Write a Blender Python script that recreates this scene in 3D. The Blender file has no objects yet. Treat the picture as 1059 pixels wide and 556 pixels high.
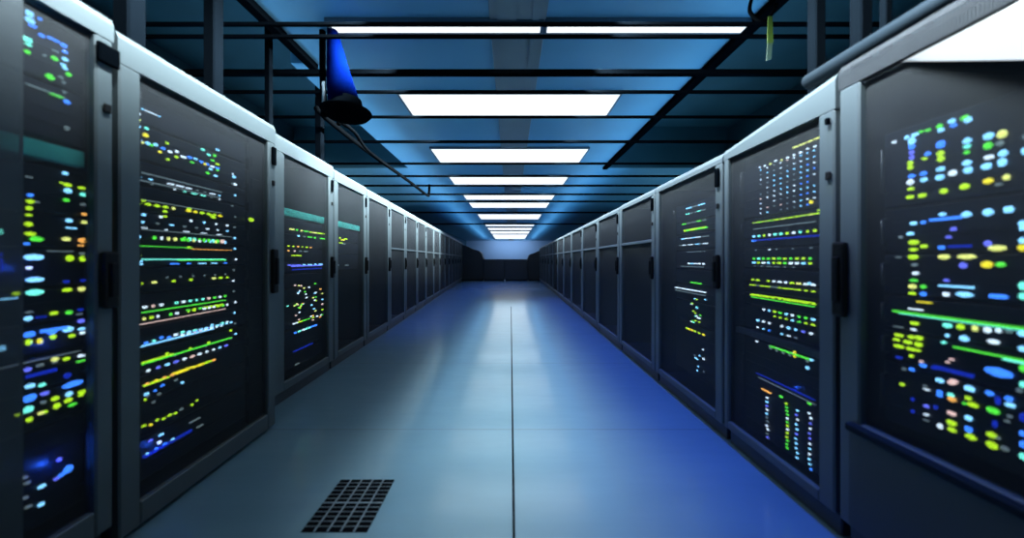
import bpy, bmesh, math, random
from mathutils import Vector, Matrix
S = bpy.context.scene
COL = S.collection
PI = math.pi
EYE = 1.15                      # camera height above the floor

# ------------------------------------------------------------------ camera, world, lamps, exposure
cam_d = bpy.data.cameras.new('camera'); cam = bpy.data.objects.new('camera', cam_d); COL.objects.link(cam)
cam.location = (0, 0, EYE); cam.rotation_euler = (PI / 2, 0, 0)
cam_d.sensor_width = 36.0; cam_d.lens = 340.0 / 1059.0 * 36.0
cam_d.shift_x = 1.5 / 1059.0; cam_d.shift_y = -10.0 / 1059.0
cam_d.dof.use_dof = True; cam_d.dof.focus_distance = 4.5; cam_d.dof.aperture_fstop = 0.85
cam_d.clip_start = 0.02; cam_d.clip_end = 100
S.camera = cam
S.view_settings.view_transform = 'Standard'
S.view_settings.look = 'None'
S.view_settings.use_curve_mapping = False
S.view_settings.gamma = 1.0
S.view_settings.exposure = 0.0
S.cycles.use_denoising = True
S.cycles.max_bounces = 8
S.cycles.transparent_max_bounces = 16
S.cycles.sample_clamp_indirect = 4.0
S.cycles.caustics_reflective = False
S.cycles.caustics_refractive = False

W = bpy.data.worlds.new('world'); S.world = W; W.use_nodes = True
W.node_tree.nodes['Background'].inputs['Color'].default_value = (0.10, 0.30, 0.60, 1)
W.node_tree.nodes['Background'].inputs['Strength'].default_value = 0.07

PANEL_EMIT = 1.1

def area(name, loc, rot, sx, sy, color, power, spread=PI):
    d = bpy.data.lights.new(name, 'AREA'); d.shape = 'RECTANGLE'; d.size = sx; d.size_y = sy
    d.color = color; d.energy = power; d.spread = spread
    o = bpy.data.objects.new(name, d); COL.objects.link(o); o.location = loc; o.rotation_euler = rot
    return o
BLUE = (0.13, 0.46, 0.86)
DEEP = (0.02, 0.13, 1.0)
COOL = (0.82, 0.95, 1.0)
# added blue fill above the two cabinet rows, no fittings, tints the ceiling
area('ceiling_fill', (-2.25, 15.0, 2.35), (PI, math.radians(38), 0), 0.2, 29.0, BLUE, 105)
area('ceiling_fill', (2.0, 15.0, 2.35), (PI, math.radians(-38), 0), 0.2, 29.0, BLUE, 105)
# added cool white fill without fittings, brightens the cabinet tops
area('cabinet_top_fill', (-0.95, 5.4, 2.84), (0, math.radians(62), 0), 0.08, 10.0, COOL, 800, math.radians(76))
area('cabinet_top_fill', (0.70, 5.4, 2.84), (0, math.radians(-56), 0), 0.08, 10.0, COOL, 800, math.radians(76))
# added deep blue fill that colours both sides of the aisle floor
area('floor_fill', (1.12, 5.4, 2.70), (0, 0, 0), 0.12, 9.0, DEEP, 45, math.radians(48))
area('floor_fill', (-1.45, 10.5, 2.70), (0, 0, 0), 0.12, 11.0, DEEP, 34, math.radians(55))
# added fill: cool streak down the middle of the aisle, blue farther off
area('aisle_fill', (0.0, 5.2, 2.84), (0, 0, 0), 0.35, 7.5, COOL, 66, math.radians(42))
area('floor_fill', (0.0, 14.0, 2.70), (0, 0, 0), 1.6, 6.0, (0.04, 0.22, 1.0), 40, math.radians(80))
# added fill that lightens the end wall, no fitting there
area('end_wall_fill', (0, 30.2, 2.8), (math.radians(70), 0, 0), 4.0, 0.2, (0.55, 0.75, 1.0), 60)

# added point lights for a deep-blue glow among the nearest cabinets' servers
for x, y, z, e in ((1.415, 0.93, 0.81, 0.7), (1.415, 1.0, 1.25, 0.2), (1.415, 0.85, 1.50, 0.2), (-1.595, 1.16, 0.43, 0.4), (-1.59, 1.08, 1.12, 0.25), (-1.60, 1.15, 0.86, 0.2), (-1.61, 1.52, 0.30, 0.25), (1.40, 1.62, 0.52, 0.12)):
    d = bpy.data.lights.new('glow_fill', 'POINT'); d.color = (0.02, 0.12, 1.0); d.energy = e; d.shadow_soft_size = 0.008
    o = bpy.data.objects.new('glow_fill', d); COL.objects.link(o); o.location = (x, y, z)

# ------------------------------------------------------------------ materials
MATS = {}
def nt(m): m.use_nodes = True; return m.node_tree
def mat(name, col, rough=0.5, metal=0.0, noise=0.0, nscale=8.0, coat=0.0, coat_rough=0.05, bump=0.0, spec=0.5, stretch=None):
    m = bpy.data.materials.new(name); t = nt(m); b = t.nodes['Principled BSDF']
    b.inputs['Base Color'].default_value = (*col, 1); b.inputs['Roughness'].default_value = rough
    b.inputs['Metallic'].default_value = metal
    b.inputs['Coat Weight'].default_value = coat; b.inputs['Coat Roughness'].default_value = coat_rough
    b.inputs['Specular IOR Level'].default_value = spec
    if noise or bump:
        tc = t.nodes.new('ShaderNodeTexCoord'); n = t.nodes.new('ShaderNodeTexNoise')
        n.inputs['Scale'].default_value = nscale; n.inputs['Detail'].default_value = 5
        if stretch:
            mp = t.nodes.new('ShaderNodeMapping'); mp.inputs['Scale'].default_value = stretch
            t.links.new(tc.outputs['Object'], mp.inputs['Vector']); t.links.new(mp.outputs['Vector'], n.inputs['Vector'])
        else:
            t.links.new(tc.outputs['Object'], n.inputs['Vector'])
        if noise:
            mx = t.nodes.new('ShaderNodeMix'); mx.data_type = 'RGBA'
            mx.inputs['A'].default_value = (*[c * (1 - noise) for c in col], 1)
            mx.inputs['B'].default_value = (*[min(1, c * (1 + noise)) for c in col], 1)
            t.links.new(n.outputs['Fac'], mx.inputs['Factor']); t.links.new(mx.outputs['Result'], b.inputs['Base Color'])
        if bump:
            bp = t.nodes.new('ShaderNodeBump'); bp.inputs['Strength'].default_value = bump; bp.inputs['Distance'].default_value = 0.01
            t.links.new(n.outputs['Fac'], bp.inputs['Height']); t.links.new(bp.outputs['Normal'], b.inputs['Normal'])
    MATS[name] = m; return m
def emit(name, col, strength):
    m = bpy.data.materials.new(name); t = nt(m); b = t.nodes['Principled BSDF']
    b.inputs['Base Color'].default_value = (*[c * 0.5 for c in col], 1); b.inputs['Roughness'].default_value = 0.3
    b.inputs['Emission Color'].default_value = (*col, 1); b.inputs['Emission Strength'].default_value = strength
    MATS[name] = m; return m
def math_node(t, op, a, b=None):
    n = t.nodes.new('ShaderNodeMath'); n.operation = op
    for i, v in enumerate((a, b)):
        if v is None: continue
        if isinstance(v, (int, float)): n.inputs[i].default_value = v
        else: t.links.new(v, n.inputs[i])
    return n.outputs[0]
def perforated(name, pitch, hole, col, rough, metal):
    """sheet metal punched with a regular grid of round holes (object x / z plane)"""
    m = bpy.data.materials.new(name); t = nt(m); b = t.nodes['Principled BSDF']; out = t.nodes['Material Output']
    b.inputs['Base Color'].default_value = (*col, 1); b.inputs['Roughness'].default_value = rough; b.inputs['Metallic'].default_value = metal; b.inputs['Specular IOR Level'].default_value = 0.2
    tc = t.nodes.new('ShaderNodeTexCoord'); sp = t.nodes.new('ShaderNodeSeparateXYZ'); t.links.new(tc.outputs['Object'], sp.inputs[0])
    u = math_node(t, 'SUBTRACT', math_node(t, 'FRACT', math_node(t, 'DIVIDE', sp.outputs['X'], pitch)), 0.5)
    v = math_node(t, 'SUBTRACT', math_node(t, 'FRACT', math_node(t, 'DIVIDE', sp.outputs['Z'], pitch)), 0.5)
    r = math_node(t, 'ADD', math_node(t, 'MULTIPLY', u, u), math_node(t, 'MULTIPLY', v, v))
    f = math_node(t, 'LESS_THAN', r, hole * hole)
    tr = t.nodes.new('ShaderNodeBsdfTransparent'); mx = t.nodes.new('ShaderNodeMixShader')
    t.links.new(f, mx.inputs['Fac']); t.links.new(b.outputs[0], mx.inputs[1]); t.links.new(tr.outputs[0], mx.inputs[2])
    t.links.new(mx.outputs[0], out.inputs['Surface'])
    MATS[name] = m; return m

mat('white_steel', (0.072, 0.095, 0.104), 0.5, 0.2, noise=0.05, nscale=3)
mat('polished_steel', (0.90, 0.92, 0.93), 0.12, 1.0)
mat('dark_steel', (0.035, 0.045, 0.055), 0.45, 0.3, noise=0.2)
mat('black_plastic', (0.003, 0.0035, 0.004), 0.5, spec=0.2)
mat('chassis_grey', (0.012, 0.018, 0.028), 0.4, 0.5, noise=0.2)
mat('faceplate_blue', (0.006, 0.011, 0.026), 0.4, 0.2, noise=0.3, nscale=20)
mat('shelf_steel', (0.16, 0.20, 0.24), 0.35, 0.7)
mat('teal_panel', (0.10, 0.75, 0.68), 0.35, 0.3, noise=0.3, nscale=14)
perforated('mesh_steel', 0.0056, 0.45, (0.030, 0.035, 0.040), 0.55, 0.0)
perforated('mesh_fascia', 0.0085, 0.34, (0.032, 0.037, 0.042), 0.5, 0.0)
perforated('mesh_dense', 0.0056, 0.36, (0.075, 0.09, 0.10), 0.45, 0.3)
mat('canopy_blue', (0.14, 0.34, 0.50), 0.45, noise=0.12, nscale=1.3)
mat('canopy_spine', (0.20, 0.22, 0.24), 0.5, noise=0.15, nscale=2)
mat('void_teal', (0.045, 0.13, 0.18), 0.6, noise=0.3, nscale=1.2)
mat('wall_blue', (0.30, 0.42, 0.60), 0.7)
mat('beam_black', (0.0012, 0.002, 0.003), 0.9, 0.0, spec=0.0)
mat('cable_black', (0.0012, 0.0016, 0.002), 0.9, spec=0.0)
mat('conduit_blue', (0.006, 0.012, 0.018), 0.7, 0.0, spec=0.1)
mat('cabinet_dark', (0.012, 0.018, 0.022), 0.5, noise=0.3, nscale=1.0)
mat('sleeve_blue', (0.0002, 0.0022, 0.030), 1.0, spec=0.0, noise=0.3, nscale=6)
mat('lime', (0.04, 0.072, 0.005), 0.5)
mat('pale_green', (0.03, 0.055, 0.04), 0.5)
mat('groove', (0.004, 0.005, 0.007), 0.9, spec=0.0)
mat('vent_bar', (0.22, 0.28, 0.33), 0.4, 0.3)
mat('lamp_frame', (0.10, 0.14, 0.18), 0.5)
emit('lamp_white', (0.93, 0.98, 1.0), PANEL_EMIT)
LEDMAT = {'Y': emit('led_yellow_green', (0.52, 0.95, 0.02), 1.9), 'K': emit('led_yellow', (0.95, 0.85, 0.03), 2.0),
          'G': emit('led_green', (0.10, 0.90, 0.06), 2.0), 'A': emit('led_pale_yellow', (0.85, 0.95, 0.25), 2.0),
          'B': emit('led_blue', (0.04, 0.22, 1.0), 3.2), 'C': emit('led_ice_blue', (0.22, 0.62, 1.0), 3.2),
          'W': emit('led_white', (0.66, 0.84, 1.0), 2.6), 'T': emit('led_turquoise', (0.18, 0.95, 0.80), 2.4),
          'V': emit('led_violet_blue', (0.14, 0.18, 1.0), 2.2), 'N': emit('led_deep_blue', (0.012, 0.05, 0.9), 0.9),
          'O': emit('led_orange', (1.0, 0.48, 0.10), 2.2), 'P': emit('led_pink', (1.0, 0.70, 0.66), 1.8),
          'D': emit('led_dim', (0.35, 0.50, 0.55), 0.55)}
LEDWORD = {'Y': 'yellow-green', 'K': 'yellow', 'G': 'green', 'A': 'pale yellow', 'B': 'blue', 'C': 'ice-blue', 'W': 'white',
           'T': 'turquoise', 'V': 'violet-blue', 'N': 'deep blue', 'O': 'orange', 'P': 'pink', 'D': 'dim grey'}

def floor_material():
    m = bpy.data.materials.new('floor_tiles'); t = nt(m); b = t.nodes['Principled BSDF']
    tc = t.nodes.new('ShaderNodeTexCoord'); sp = t.nodes.new('ShaderNodeSeparateXYZ'); t.links.new(tc.outputs['Object'], sp.inputs[0])
    n = t.nodes.new('ShaderNodeTexNoise'); n.inputs['Scale'].default_value = 1.6; n.inputs['Detail'].default_value = 6
    mp = t.nodes.new('ShaderNodeMapping'); mp.inputs['Scale'].default_value = (0.8, 3.0, 1)
    t.links.new(tc.outputs['Object'], mp.inputs['Vector']); t.links.new(mp.outputs['Vector'], n.inputs['Vector'])
    mx = t.nodes.new('ShaderNodeMix'); mx.data_type = 'RGBA'
    mx.inputs['A'].default_value = (0.085, 0.175, 0.235, 1); mx.inputs['B'].default_value = (0.12, 0.235, 0.305, 1)
    t.links.new(n.outputs['Fac'], mx.inputs['Factor'])
    # thin joints across the aisle every 1.42 m
    fr = math_node(t, 'FRACT', math_node(t, 'DIVIDE', math_node(t, 'ADD', sp.outputs['Y'], 0.62), 1.42))
    j = math_node(t, 'LESS_THAN', fr, 0.006)
    mj = t.nodes.new('ShaderNodeMix'); mj.data_type = 'RGBA'; mj.inputs['B'].default_value = (0.07, 0.10, 0.13, 1)
    t.links.new(j, mj.inputs['Factor']); t.links.new(mx.outputs['Result'], mj.inputs['A']); t.links.new(mj.outputs['Result'], b.inputs['Base Color'])
    n2 = t.nodes.new('ShaderNodeTexNoise'); n2.inputs['Scale'].default_value = 6; n2.inputs['Detail'].default_value = 8
    mp2 = t.nodes.new('ShaderNodeMapping'); mp2.inputs['Scale'].default_value = (0.7, 3.5, 1)
    t.links.new(tc.outputs['Object'], mp2.inputs['Vector']); t.links.new(mp2.outputs['Vector'], n2.inputs['Vector'])
    rr = t.nodes.new('ShaderNodeMapRange'); rr.inputs['To Min'].default_value = 0.30; rr.inputs['To Max'].default_value = 0.50
    t.links.new(n2.outputs['Fac'], rr.inputs['Value']); t.links.new(rr.outputs[0], b.inputs['Roughness'])
    bp = t.nodes.new('ShaderNodeBump'); bp.inputs['Strength'].default_value = 0.10; bp.inputs['Distance'].default_value = 0.01
    t.links.new(n2.outputs['Fac'], bp.inputs['Height']); t.links.new(bp.outputs['Normal'], b.inputs['Normal'])
    b.inputs['IOR'].default_value = 2.0; b.inputs['Coat Weight'].default_value = 1.0; b.inputs['Coat Roughness'].default_value = 0.13
    MATS['floor_tiles'] = m
floor_material()

# ------------------------------------------------------------------ mesh helpers
def bx(bm, x0, x1, y0, y1, z0, z1, bevel=0.0, seg=1):
    vs = [bm.verts.new((x, y, z)) for x in (x0, x1) for y in (y0, y1) for z in (z0, z1)]
    idx = ((0, 1, 3, 2), (4, 6, 7, 5), (0, 4, 5, 1), (2, 3, 7, 6), (0, 2, 6, 4), (1, 5, 7, 3))
    fs = [bm.faces.new([vs[i] for i in f]) for f in idx]
    bmesh.ops.recalc_face_normals(bm, faces=fs)
    if bevel:
        es = list({e for f in fs for e in f.edges})
        bmesh.ops.bevel(bm, geom=es, offset=bevel, segments=seg, affect='EDGES', profile=0.5)
def prism(bm, pts0, pts1):
    """loft between two matching closed outlines, capped"""
    a = [bm.verts.new(p) for p in pts0]; b = [bm.verts.new(p) for p in pts1]; n = len(a); fs = []
    for i in range(n):
        fs.append(bm.faces.new((a[i], a[(i + 1) % n], b[(i + 1) % n], b[i])))
    fs.append(bm.faces.new(a[::-1])); fs.append(bm.faces.new(b))
    bmesh.ops.recalc_face_normals(bm, faces=fs)
def tube(bm, pts, r, n=10):
    pts = [Vector(p) for p in pts]; rings = []
    for i, p in enumerate(pts):
        d = (pts[min(i + 1, len(pts) - 1)] - pts[max(i - 1, 0)]).normalized()
        up = Vector((0, 0, 1)) if abs(d.z) < 0.9 else Vector((1, 0, 0))
        a = d.cross(up).normalized(); c = d.cross(a)
        rr = r[i] if isinstance(r, (list, tuple)) else r
        rings.append([bm.verts.new(p + (a * math.cos(k * 2 * PI / n) + c * math.sin(k * 2 * PI / n)) * rr) for k in range(n)])
    fs = []
    for i in range(len(rings) - 1):
        for k in range(n):
            fs.append(bm.faces.new((rings[i][k], rings[i][(k + 1) % n], rings[i + 1][(k + 1) % n], rings[i + 1][k])))
    fs.append(bm.faces.new(rings[0][::-1])); fs.append(bm.faces.new(rings[-1]))
    bmesh.ops.recalc_face_normals(bm, faces=fs)
    for f in fs: f.smooth = True
def lathe(bm, prof, c=(0, 0, 0), n=24):
    rings = [[bm.verts.new((c[0] + r * math.cos(k * 2 * PI / n), c[1] + r * math.sin(k * 2 * PI / n), c[2] + z)) for k in range(n)] for r, z in prof]
    fs = []
    for i in range(len(rings) - 1):
        for k in range(n):
            fs.append(bm.faces.new((rings[i][k], rings[i][(k + 1) % n], rings[i + 1][(k + 1) % n], rings[i + 1][k])))
    fs.append(bm.faces.new(rings[0][::-1])); fs.append(bm.faces.new(rings[-1]))
    bmesh.ops.recalc_face_normals(bm, faces=fs)
    for f in fs: f.smooth = True
def bez(p, n=14):
    """Catmull-Rom through the points"""
    p = [Vector(q) for q in p]; out = []
    for i in range(len(p) - 1):
        a = p[max(i - 1, 0)]; b = p[i]; c = p[i + 1]; d = p[min(i + 2, len(p) - 1)]
        for k in range(n):
            t = k / n
            out.append(0.5 * ((2 * b) + (c - a) * t + (2 * a - 5 * b + 4 * c - d) * t * t + (3 * b - a - 3 * c + d) * t ** 3))
    out.append(p[-1]); return out
def mesh_of(name, bm, material):
    me = bpy.data.meshes.new(name); bm.to_mesh(me); bm.free(); me.materials.append(MATS[material] if isinstance(material, str) else material)
    return me
def obj(name, bm, material, parent=None, label=None):
    o = bpy.data.objects.new(name, mesh_of(name, bm, material)); COL.objects.link(o)
    if parent: o.parent = parent
    if label: o['label'] = label
    return o
def tag(o, label, cat, group=None):
    o['label'] = label; o['category'] = cat
    if group: o['group'] = group
    return o
def thing(name, label, cat, loc=(0, 0, 0), rotz=0.0, group=None):
    o = bpy.data.objects.new(name, None); COL.objects.link(o); o.location = loc; o.rotation_euler = (0, 0, rotz)
    o.empty_display_size = 0.1
    return tag(o, label, cat, group)
def struct(name, bm, material):
    o = obj(name, bm, material); o['kind'] = 'structure'; return o
NEW = bmesh.new
ORD = ['first', 'second', 'third', 'fourth', 'fifth', 'sixth', 'seventh', 'eighth', 'ninth', 'tenth', 'eleventh', 'twelfth', 'thirteenth',
       'fourteenth', 'fifteenth', 'sixteenth', 'seventeenth', 'eighteenth', 'nineteenth', 'twentieth']

# ------------------------------------------------------------------ the room
b = NEW(); bx(b, -4.3, 4.3, -0.6, 32.1, -0.12, 0.0); struct('floor', b, 'floor_tiles')
b = NEW(); bx(b, -4.3, 4.3, -0.6, 32.1, 3.75, 3.87); struct('ceiling', b, 'void_teal')
b = NEW(); bx(b, -4.4, -4.3, -0.6, 32.1, -0.12, 3.87); struct('wall_left', b, 'void_teal')
b = NEW(); bx(b, 4.3, 4.4, -0.6, 32.1, -0.12, 3.87); struct('wall_right', b, 'void_teal')
b = NEW(); bx(b, -4.4, 4.4, 32.0, 32.1, -0.12, 3.87); struct('wall_back', b, 'wall_blue')
CAN = EYE + 1.80                # underside of the lowered blue ceiling over the aisle
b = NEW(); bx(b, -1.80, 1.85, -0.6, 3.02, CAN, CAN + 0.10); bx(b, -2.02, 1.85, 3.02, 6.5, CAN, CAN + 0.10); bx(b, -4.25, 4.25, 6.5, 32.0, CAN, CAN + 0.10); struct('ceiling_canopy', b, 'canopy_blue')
b = NEW(); bx(b, 1.86, 4.25, 6.44, 6.498, CAN - 0.001, 3.75); bx(b, -4.25, -2.02, 6.44, 6.498, CAN - 0.001, 3.75); struct('trim_5', b, 'void_teal')
b = NEW(); bx(b, -0.155, 0.265, -0.6, 31.9, CAN - 0.016, CAN, 0.004)
bx(b, -0.10, 0.04, -0.6, 31.9, CAN - 0.024, CAN - 0.016); bx(b, 0.16, 0.21, -0.6, 31.9, CAN - 0.024, CAN - 0.016)
struct('trim_1', b, 'canopy_spine')
b = NEW(); bx(b, 0.008, 0.020, 0.6, 8.0, 0.0, 0.0015); struct('trim_2', b, 'groove')
b = NEW(); bx(b, 1.80, 1.89, -0.6, 6.43, CAN - 0.05, CAN + 0.10, 0.006); struct('trim_3', b, 'beam_black')
b = NEW(); bx(b, -1.86, -1.78, -0.6, 3.05, CAN - 0.05, CAN + 0.10, 0.006); struct('trim_4', b, 'beam_black')

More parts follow.
